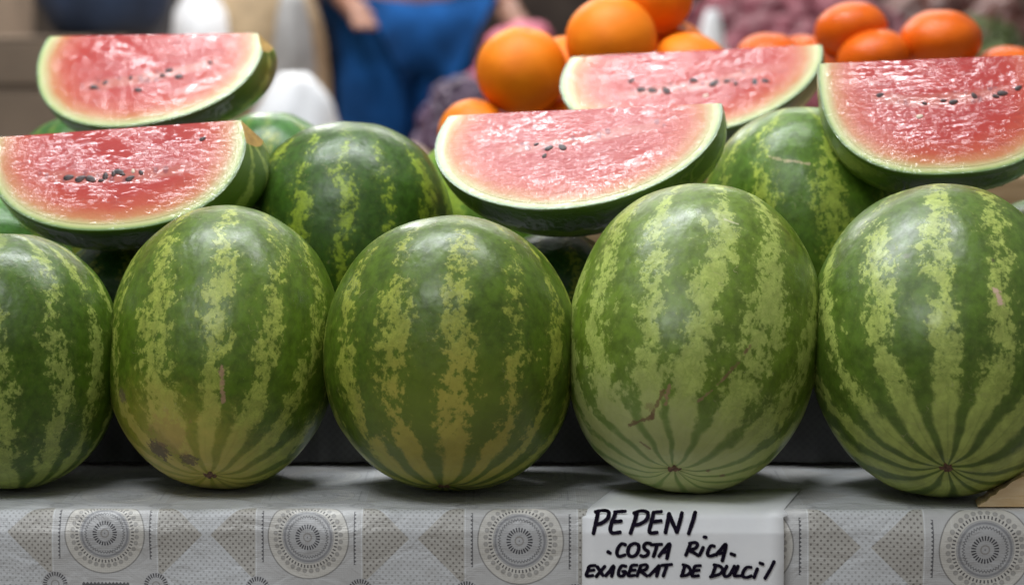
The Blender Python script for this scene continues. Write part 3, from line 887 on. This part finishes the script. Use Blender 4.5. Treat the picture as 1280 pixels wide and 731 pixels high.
# ------------------------------------------------------------------ crate of oranges behind
def orange_mat(name, c1, c2, spec_r):
    t = NT(name); o = t.coord()
    n = t.noise(o, 30, 3); pores = t.voro(o, 420)
    t.set('Base Color', t.mix(n.smooth(0.3, 0.7), c1, c2)); t.set('Roughness', spec_r)
    t.set('Specular IOR Level', 0.25)
    t.set('Normal', t.bump(pores, 0.35, 0.0012))
    return t.mat
ORANGE = orange_mat('orange_peel', (0.70, 0.165, 0.003), (0.76, 0.20, 0.004), 0.5)
MAND = orange_mat('mandarin_peel', (0.58, 0.095, 0.005), (0.66, 0.12, 0.006), 0.30)
STEM = plain('green_stem', (0.10, 0.14, 0.03), 0.7)
def fruit_proto(name, flat, mat, label, cat, r=1.0):
    bm = bmesh.new()
    bmesh.ops.create_uvsphere(bm, u_segments=40, v_segments=24, radius=0.058)
    for v in bm.verts:
        rr = math.hypot(v.co.x, v.co.y) / 0.058
        k = max(0, 1 - rr / 0.35)
        z = v.co.z * flat
        z -= math.copysign(0.006 * k * k, z)
        v.co = Vector((v.co.x, v.co.y, z)) * (1 + 0.02 * mnoise.noise(v.co * 30))
    o = link(name, bm, mat); tag(o, label, cat)
    sb = bmesh.new()
    bmesh.ops.create_cone(sb, cap_ends=True, segments=10, radius1=0.005, radius2=0.0035, depth=0.004)
    st = link('stem_button', sb, STEM, o); st.location = (0, 0, 0.058 * flat - 0.0055)
    return o
def dup(o, loc, rot, sc, label, group):
    c = o.copy(); COL.objects.link(c); c.location = loc; c.rotation_euler = rot; c.scale = (sc,) * 3
    c['label'] = label; c['group'] = group
    for ch in o.children:
        d = ch.copy(); COL.objects.link(d); d.parent = c
    return c
og = fruit_proto('orange', 0.97, ORANGE, 'orange', 'orange')
GO = 'oranges heaped in the crate'
spec = [((652, 89), 57, 0.72, 'big orange left of the heap, above the central slice'),
        ((764, 51), 57, 0.72, 'big orange in the middle of the heap above the back right slice'),
        ((812, -6), 54, 0.80, 'topmost orange at the upper picture edge, behind the middle orange'),
        ((592, 168), 45, 0.70, 'lowest orange on the left, half hidden by the central slice'),
        ((862, 92), 52, 0.74, 'orange right of the middle one with only its top above the back slice'),
        ((846, 66), 40, 0.84, 'shaded orange between the topmost and the right orange, farther back'),
        ((706, 170), 52, 0.76, 'orange of the lower layer behind the ends of two slices'),
        ((708, 90), 46, 0.84, 'shaded orange in the gap between the two big oranges')]
for i, ((px, py), r, y, lab) in enumerate(spec):
    p = at(px, py, y); sc = r / FPX * (y - CAM.y) / 0.058
    rot = (random.uniform(-0.5, 0.7), random.uniform(-0.4, 0.4), random.uniform(0, 6)) if i else (0.25, 0.15, 0)
    if i == 0:
        og.location = p; og.rotation_euler = rot; og.scale = (sc,) * 3; og['label'] = lab; og['group'] = GO
    else: dup(og, p, rot, sc, lab, GO)
mg = fruit_proto('persimmon', 0.74, MAND, 'fruit', 'fruit')
GM = 'squat red-orange fruit heaped beside the oranges'
spec = [((1064, 38), 46, 0.86, 'upper squat red-orange fruit of the right heap'),
        ((1092, 72), 46, 0.82, 'squat red-orange fruit leaning below the upper one, glinting at the slice edge'),
        ((1176, 50), 51, 0.84, 'rightmost squat red-orange fruit standing apart above the far right slice'),
        ((1040, 80), 40, 0.90, 'shaded squat red-orange fruit beneath the upper one, at the green slice edge'),
        ((962, 72), 42, 0.96, 'low squat red-orange fruit whose top just shows above the back right slice'),
        ((1000, 74), 38, 0.98, 'low squat red-orange fruit next to the green end of the back slice'),
        ((1262, 92), 46, 0.84, 'squat red-orange fruit barely rising above the far right slice')]
for i, ((px, py), r, y, lab) in enumerate(spec):
    p = at(px, py, y); sc = r / FPX * (y - CAM.y) / 0.058
    rot = (random.uniform(-0.3, 0.3), random.uniform(-0.3, 0.3), random.uniform(0, 6))
    if i == 0:
        mg.location = p; mg.rotation_euler = rot; mg.scale = (sc,) * 3; mg['label'] = lab; mg['group'] = GM
    else: dup(mg, p, rot, sc, lab, GM)
# crate under both heaps (hidden from the front by the melons)
cr = empty('fruit_crate', (0.35, 0.84, 0.10)); tag(cr, 'slatted wooden fruit crate under the oranges', 'crate')
CW = wood_mat('crate_wood', (0.30, 0.19, 0.09), (0.45, 0.31, 0.17), 0.4)
def part(name, mat, parent, boxes, bev=0.003):
    b = bmesh.new()
    for c, s in boxes: box(b, c, s, bev)
    return link(name, b, mat, parent, False)
part('front_slats', CW, cr, [((0, -0.20, z), (0.84, 0.012, 0.055)) for z in (0.035, 0.10, 0.165)])
part('back_slats', CW, cr, [((0, 0.20, z), (0.84, 0.012, 0.055)) for z in (0.035, 0.10, 0.165)])
for sx in (-1, 1): part('end_panel', CW, cr, [((sx * 0.414, 0, 0.10), (0.012, 0.386, 0.19))])
part('base_board', CW, cr, [((0, 0, 0.170), (0.81, 0.38, 0.02))])

# ------------------------------------------------------------------ market hall behind (out of focus)
FZ = -0.42
def floor_mat():
    t = NT('hall_floor'); o = t.coord()
    n = t.noise(o, 2.0, 5); g = t.noise(o, 60, 3)
    c = t.mix(n.smooth(0.3, 0.7), (0.20, 0.18, 0.165), (0.27, 0.25, 0.23))
    t.set('Base Color', t.mix(g.smooth(0.55, 0.75) * 0.4, c, (0.12, 0.11, 0.10))); t.set('Roughness', 0.5)
    return t.mat
bm = bmesh.new()
bmesh.ops.create_grid(bm, x_segments=8, y_segments=8, size=14)
fl = link('floor', bm, floor_mat(), None, False); fl.location = (0, 4, FZ); tag(fl, kind='structure')
def wall_mat():
    t = NT('hall_wall'); o = t.coord()
    x, y, z = t.sep(o)
    n = t.noise(t.vm('MULTIPLY', o, (1, 1, 1.6)), 1.3, 4, 0.6)
    c = t.mix(n.smooth(0.35, 0.65), (0.060, 0.042, 0.036), (0.17, 0.135, 0.105))
    t.set('Base Color', c); t.set('Roughness', 0.85)
    return t.mat
bm = bmesh.new(); box(bm, (0, 0, 0), (20, 0.2, 4.2), 0.01)
wl = link('back_wall', bm, wall_mat(), None, False); wl.location = (0, 9.6, FZ + 2.1)
tag(wl, 'dark brown wall of the market hall far behind everything', 'wall')

# two cardboard boxes at left
CARD = plain('cardboard', (0.20, 0.145, 0.10), 0.8, 0.12, 6)
TAPE = plain('packing_tape', (0.16, 0.11, 0.075), 0.5, 0.1, 6)
def carton(loc, size, label):
    e = empty('cardboard_box', loc); tag(e, label, 'box', 'stacked cardboard boxes')
    b = bmesh.new(); box(b, (0, 0, size[2] / 2), size, 0.008); link('carton', b, CARD, e, False)
    b = bmesh.new(); box(b, (0, 0, size[2] + 0.001), (size[0] * 0.998, 0.05, 0.003), 0.0); link('tape_strip', b, TAPE, e, False)
    for s in (-1, 1):
        b = bmesh.new(); box(b, (0, s * size[1] * 0.25, size[2] + 0.004), (size[0] * 0.99, size[1] * 0.485, 0.006), 0.002); link('flap', b, CARD, e, False)
zseam = at(40, 105, 2.6).z
ztop = at(60, 44, 2.6).z
xc = at(112, 100, 2.4).x - 0.30
for k in range(3):
    carton((xc - 0.02, 2.7, FZ + (zseam - FZ) / 3 * k), (0.60, 0.55, (zseam - FZ) / 3 - 0.012), ('plain cardboard box on the floor, lowest of its stack', 'plain cardboard box in the middle of the stack on the left', 'cardboard box directly below the one that carries the navy bundle')[k])
carton((xc, 2.7, zseam), (0.58, 0.55, ztop - zseam - 0.012), 'brown cardboard box under the navy bundle at the upper left, behind the slices')
carton((at(14, 0, 3.3).x - 0.30, 3.3, FZ), (0.60, 0.55, 1.75), 'tall brown cardboard box filling the upper left corner of the picture')
# market people, out of focus
SKIN = plain('skin', (0.27, 0.13, 0.085), 0.5, 0.08, 40)
def skinned(name, pts, edges, mat, parent, sub=2, root=0):
    me = bpy.data.meshes.new(name); me.from_pydata([p[0] for p in pts], edges, [])
    o = bpy.data.objects.new(name + '_source', me); COL.objects.link(o)
    o.modifiers.new('skin', 'SKIN'); m = o.modifiers.new('sub', 'SUBSURF'); m.levels = sub; m.render_levels = sub
    for i, p in enumerate(pts):
        r = p[1] if isinstance(p[1], tuple) else (p[1], p[1])
        me.skin_vertices[0].data[i].radius = r
        me.skin_vertices[0].data[i].use_root = (i == root)
    dg = bpy.context.evaluated_depsgraph_get(); dg.update()
    nm = bpy.data.meshes.new_from_object(o.evaluated_get(dg))
    bpy.data.objects.remove(o); bpy.data.meshes.remove(me)
    nm.name = name
    nm.materials.clear(); nm.materials.append(mat)
    for f in nm.polygons: f.use_smooth = True
    o = bpy.data.objects.new(name, nm); COL.objects.link(o)
    if parent: o.parent = parent
    return o
def person(loc, turn, label, top_mat, leg_mat, hair_mat, elbow_out=0.0, scale=1.0):
    J = dict(pelvis=(0, 0, 0.95), waist=(0, 0, 1.08), chest=(0, 0.01, 1.30), neck=(0, 0, 1.46), head=(0, -0.02, 1.56), crown=(0, -0.01, 1.68))
    for s, k in ((-1, 'r'), (1, 'l')):
        J['sh' + k] = (s * 0.18, 0, 1.40); J['el' + k] = (s * (0.25 + elbow_out), 0.03, 1.13); J['wr' + k] = (s * (0.23 + elbow_out * 0.3), -0.14, 0.98)
        J['ha' + k] = (s * 0.22, -0.20, 0.945)
        for f in range(4): J['f%d%s' % (f, k)] = (s * (0.190 + 0.018 * f), -0.275 + 0.006 * abs(f - 1.5), 0.905)
        J['th' + k] = (s * 0.175, -0.215, 0.935)
        J['hi' + k] = (s * 0.09, 0, 0.90); J['kn' + k] = (s * 0.10, -0.02, 0.49); J['an' + k] = (s * 0.10, 0.02, 0.09); J['to' + k] = (s * 0.12, -0.15, 0.03)
    R = dict(pelvis=(0.13, 0.10), waist=(0.125, 0.10), chest=(0.15, 0.105), neck=0.055, head=(0.075, 0.092), crown=0.06)
    for k in 'rl':
        R.update({'sh' + k: 0.060, 'el' + k: 0.042, 'wr' + k: 0.028, 'ha' + k: (0.038, 0.018), 'th' + k: 0.009, 'hi' + k: 0.085, 'kn' + k: 0.055, 'an' + k: 0.038, 'to' + k: 0.032})
        for f in range(4): R['f%d%s' % (f, k)] = 0.008
    names = list(J); ix = {n: i for i, n in enumerate(names)}
    E = [('pelvis', 'waist'), ('waist', 'chest'), ('chest', 'neck'), ('neck', 'head'), ('head', 'crown')]
    for k in 'rl':
        E += [('chest', 'sh' + k), ('sh' + k, 'el' + k), ('el' + k, 'wr' + k), ('wr' + k, 'ha' + k), ('ha' + k, 'th' + k), ('pelvis', 'hi' + k), ('hi' + k, 'kn' + k), ('kn' + k, 'an' + k), ('an' + k, 'to' + k)]
        E += [('ha' + k, 'f%d%s' % (f, k)) for f in range(4)]
    body = skinned('person', [(J[n], R[n]) for n in names], [(ix[a], ix[b]) for a, b in E], SKIN, None)
    body.location = loc; body.rotation_euler = (0, 0, turn); body.scale = (scale,) * 3
    tag(body, label, 'person')
    def wear(name, sel, edges, mat, grow):
        i2 = {n: i for i, n in enumerate(sel)}
        rr = lambda v: tuple(x + grow for x in v) if isinstance(v, tuple) else v + grow
        return skinned(name, [(J[n], rr(R[n])) for n in sel], [(i2[a], i2[b]) for a, b in edges], mat, body)
    R['collar'] = (0.075, 0.070); J['collar'] = (0, 0.015, 1.42); R['chest'] = (0.165, 0.135)
    wear('jacket', ['waist', 'chest', 'collar', 'shr', 'shl', 'elr', 'ell', 'wrr', 'wrl'], [('waist', 'chest'), ('chest', 'collar'), ('chest', 'shr'), ('chest', 'shl'), ('shr', 'elr'), ('shl', 'ell'), ('elr', 'wrr'), ('ell', 'wrl')], top_mat, 0.036)
    wear('trousers', ['pelvis', 'hir', 'hil', 'knr', 'knl', 'anr', 'anl'], [('pelvis', 'hir'), ('pelvis', 'hil'), ('hir', 'knr'), ('hil', 'knl'), ('knr', 'anr'), ('knl', 'anl')], leg_mat, 0.034)
    hb = bmesh.new(); bmesh.ops.create_uvsphere(hb, u_segments=24, v_segments=14, radius=0.104)
    for v in hb.verts:
        if v.co.y < -0.03 and v.co.z < 0.03: v.co *= 0.80
        v.co = Vector((v.co.x * 0.9, v.co.y + 0.012, v.co.z * 1.05 + 1.63)) * 1.0
    link('hair', hb, hair_mat, body)
    return body
NAVY = plain('navy_cloth', (0.030, 0.050, 0.100), 0.8, 0.35, 8)
DENIM = plain('blue_denim', (0.008, 0.060, 0.200), 0.95, 0.55, 7, 0.6, 12, spec=0.15)
BLACK = plain('black_cloth', (0.006, 0.006, 0.008), 0.95, 0.3, 9, spec=0.08)
HAIR = plain('dark_hair', (0.02, 0.014, 0.01), 0.6, 0.4, 40)
p = at(506, 60, 3.9)
person((p.x, 3.9, FZ), 0.45, 'person in blue jeans standing blurred left of the oranges', NAVY, DENIM, HAIR, 0.0, 1.0)
p = at(412, 40, 4.9)
person((p.x, 4.9, FZ), -0.4, 'person in black clothes half hidden behind the one in blue jeans', BLACK, BLACK, HAIR, -0.03)

# stall across the aisle with produce
stall = empty('market_stall', (0.1, 3.2, FZ)); tag(stall, 'wooden market counter across the aisle carrying blurred produce', 'stall')
zt = at(640, 175, 2.5).z - FZ - 0.14
part('counter_top', CW, stall, [((0.55, -0.35, zt - 0.02), (3.6, 0.9, 0.04))])
part('counter_front', plain('counter_panel', (0.13, 0.09, 0.06), 0.7), stall, [((0.55, -0.74, zt / 2 - 0.03), (3.5, 0.03, zt - 0.06))])
ZT = FZ + zt
def heap(name, px, py, w, h, y, r, mat, n, label, cat, seed, squash=1.0):
    """one mound of small produce that reads as one mass"""
    rng = random.Random(seed); b = bmesh.new()
    p = at(px, py, y); base = ZT
    H = p.z - base
    for i in range(n):
        a = rng.uniform(0, 6.283); q = rng.random() ** 0.6
        x = q * math.cos(a) * w; yy = q * math.sin(a) * h
        z = max(r, (H - r) * (1 - q ** 2.5 * 0.55) * rng.uniform(0.80, 1.0))
        m = Matrix.Translation((x, yy, z)) @ Matrix.Diagonal((1, 1, squash, 1))
        bmesh.ops.create_icosphere(b, subdivisions=2, radius=r * rng.uniform(0.85, 1.1), matrix=m)
    o = link(name, b, mat); o.location = (p.x, y, base)
    tag(o, label, cat, kind='stuff'); return o
REDP = plain('red_skin', (0.20, 0.045, 0.065), 0.6, 0.5, 12)
PINK = plain('pink_skin', (0.50, 0.12, 0.18), 0.6, 0.3, 10)
PURP = plain('purple_skin', (0.060, 0.030, 0.065), 0.5, 0.4, 20)
heap('red_onion_heap', 975, -26, 0.44, 0.22, 3.3, 0.05, REDP, 420, 'blurred heap of reddish purple produce behind the squat orange fruit', 'produce', 1)
heap('red_apple_heap', 1190, -30, 0.30, 0.2, 3.5, 0.05, plain('dull_red_skin', (0.12, 0.045, 0.035), 0.4, 0.5, 12), 180, 'blurred heap of dull red produce at the upper right', 'produce', 2)
heap('pink_produce_heap', 655, 20, 0.13, 0.15, 3.2, 0.045, PINK, 110, 'blurred pink produce behind the leftmost big orange', 'produce', 3)
heap('grape_heap', 576, 92, 0.10, 0.12, 2.75, 0.018, PURP, 420, 'dark purple grapes blurred between the blue jeans and the oranges', 'grapes', 4)
# leafy greens at right
b = bmesh.new(); rng = random.Random(9)
p = at(1240, 30, 2.9)
for i in range(420):
    a = rng.uniform(0, 6.283); q = math.sqrt(rng.random())
    c = Vector((q * math.cos(a) * 0.22, q * math.sin(a) * 0.18, (p.z - ZT) * (1 - 0.6 * q * q) * rng.uniform(0.4, 1.0)))
    d = Vector((rng.uniform(-1, 1), rng.uniform(-1, 1), rng.uniform(-0.2, 1))).normalized(); s = rng.uniform(0.03, 0.07)
    n_ = d.orthogonal().normalized()
    v = [b.verts.new(c + k) for k in (-n_ * s * 0.4, d * s * 0.5 - n_ * s * 0.55, d * s * 1.5, d * s * 0.5 + n_ * s * 0.55)]
    b.faces.new(v)
o = link('leafy_greens', b, plain('leaf_green', (0.13, 0.17, 0.055), 0.6, 0.4, 12)); o.location = (p.x, 2.9, ZT)
tag(o, 'blurred bunches of olive green leaves at the right behind the squat fruit', 'greens', kind='stuff')

# pale round melon, white bags, jug
def lathe(prof, seg=32):
    b = bmesh.new(); rows = []
    for r, z in prof: rows.append([b.verts.new((r * math.cos(2 * math.pi * i / seg), r * math.sin(2 * math.pi * i / seg), z)) for i in range(seg)])
    for j in range(len(rows) - 1):
        for i in range(seg):
            k = (i + 1) % seg; b.faces.new((rows[j][i], rows[j][k], rows[j + 1][k], rows[j + 1][i]))
    b.faces.new(rows[0][::-1]); b.faces.new(rows[-1]); return b
WHITE = plain('white_plastic', (0.80, 0.81, 0.83), 0.4, 0.05, 8)
def bag(px, py, y, w, h, label, z0, seed, d=0.10, taper=0.35):
    """knotted plastic carrier bag, slumped"""
    p = at(px, py, y)
    H = p.z - z0
    b = bmesh.new(); rows = []
    for j in range(15):
        t = j / 14
        prof_ = (math.sin(math.pi * min(1, 0.16 + t * 0.80)) ** 0.5) * (1 - taper * t)
        rows.append([])
        for i in range(36):
            a = 2 * math.pi * i / 36
            k = 1 + 0.22 * mnoise.noise(Vector((math.cos(a) * 2 + seed, math.sin(a) * 2, t * 3)))
            rows[-1].append(b.verts.new((w * prof_ * k * math.cos(a), d * prof_ * k * math.sin(a), H * t)))
    for j in range(14):
        for i in range(36):
            k = (i + 1) % 36; b.faces.new((rows[j][i], rows[j][k], rows[j + 1][k], rows[j + 1][i]))
    b.faces.new(rows[0][::-1]); b.faces.new(rows[-1])
    o = link('plastic_bag', b, WHITE); o.location = (p.x, y, z0)
    tag(o, label, 'bag'); return o
bag(368, 92, 2.55, 0.125, 0.2, 'white plastic bag slumped on the counter left of the blue jeans', ZT, 3)
bag(890, 12, 2.95, 0.055, 0.2, 'small white bag rising behind the oranges, right of the middle orange', ZT, 5, 0.05)
b = lathe([(0.02, 0), (0.075, 0.0), (0.082, 0.02), (0.082, 0.22), (0.07, 0.27), (0.03, 0.31), (0.028, 0.36)])
p = at(250, -10, 3.05)
jg = link('plastic_jug', b, WHITE); jg.location = (p.x, 3.05, ZT); jg.scale = (0.85, 0.85, (p.z - ZT) / 0.30)
b = lathe([(0.034, 0.355), (0.034, 0.385)]); link('cap', b, plain('jug_cap', (0.6, 0.62, 0.66), 0.5), jg)
tag(jg, 'bright white plastic jug behind the right end of the topmost slice', 'jug')
def cantaloupe():
    b = bmesh.new(); bmesh.ops.create_uvsphere(b, u_segments=32, v_segments=20, radius=0.075)
    for v in b.verts:
        a = math.atan2(v.co.y, v.co.x); v.co *= 1 + 0.02 * math.cos(a * 10); v.co.z *= 0.9
    return b
p = at(500, 172, 2.5)
cp = link('cantaloupe', cantaloupe(), plain('netted_skin', (0.50, 0.38, 0.27), 0.7, 0.2, 40)); cp.location = (p.x, 2.5, ZT + 0.067)
tag(cp, 'pale tan round melon blurred below the blue jeans', 'melon')
# sacks and upright post between the jug and the black clothed person
sk = plain('burlap', (0.30, 0.22, 0.13), 0.9, 0.2, 30)
def sack(px, py, y, w, label, mat, seed):
    o = bag(px, py, y, w, 0.3, label, ZT, seed, 0.1, 0.05); o.name = 'sack'; o['category'] = 'sack'; o.data.name = 'sack'
    o.data.materials.clear(); o.data.materials.append(mat); return o
sack(330, -40, 3.15, 0.16, 'brown burlap sack standing behind the white plastic bag', sk, 7)
sack(366, -14, 2.95, 0.055, 'pale grey cloth sack leaning between the brown sack and the black clothed person', plain('grey_canvas', (0.30, 0.295, 0.29), 0.9, 0.1, 20), 8)

# navy bundle on the boxes and the dark post beside it
b = bmesh.new(); bmesh.ops.create_icosphere(b, subdivisions=4, radius=1)
for v in b.verts:
    v.co *= 1 + 0.10 * mnoise.noise(v.co * 1.7 + Vector((4, 1, 2)))
    v.co = Vector((v.co.x * 0.145, v.co.y * 0.17, max(-0.088, v.co.z * 0.13)))
p = at(132, 0, 2.7)
nb = link('cloth_bundle', b, NAVY); nb.location = (p.x, 2.7, ztop + 0.088)
tag(nb, 'dark navy cloth bundle lying on the cardboard boxes behind the topmost slice', 'bundle')
b = bmesh.new(); box(b, (0, 0, 1.5), (0.075, 0.10, 3.0), 0.008)
p = at(193, 20, 3.5)
po = link('post', b, plain('dark_grey_paint', (0.035, 0.032, 0.034), 0.6, 0.2, 8), None, False); po.location = (p.x, 3.7, FZ)
tag(po, 'dark grey upright post between the navy bundle and the white jug', 'post')
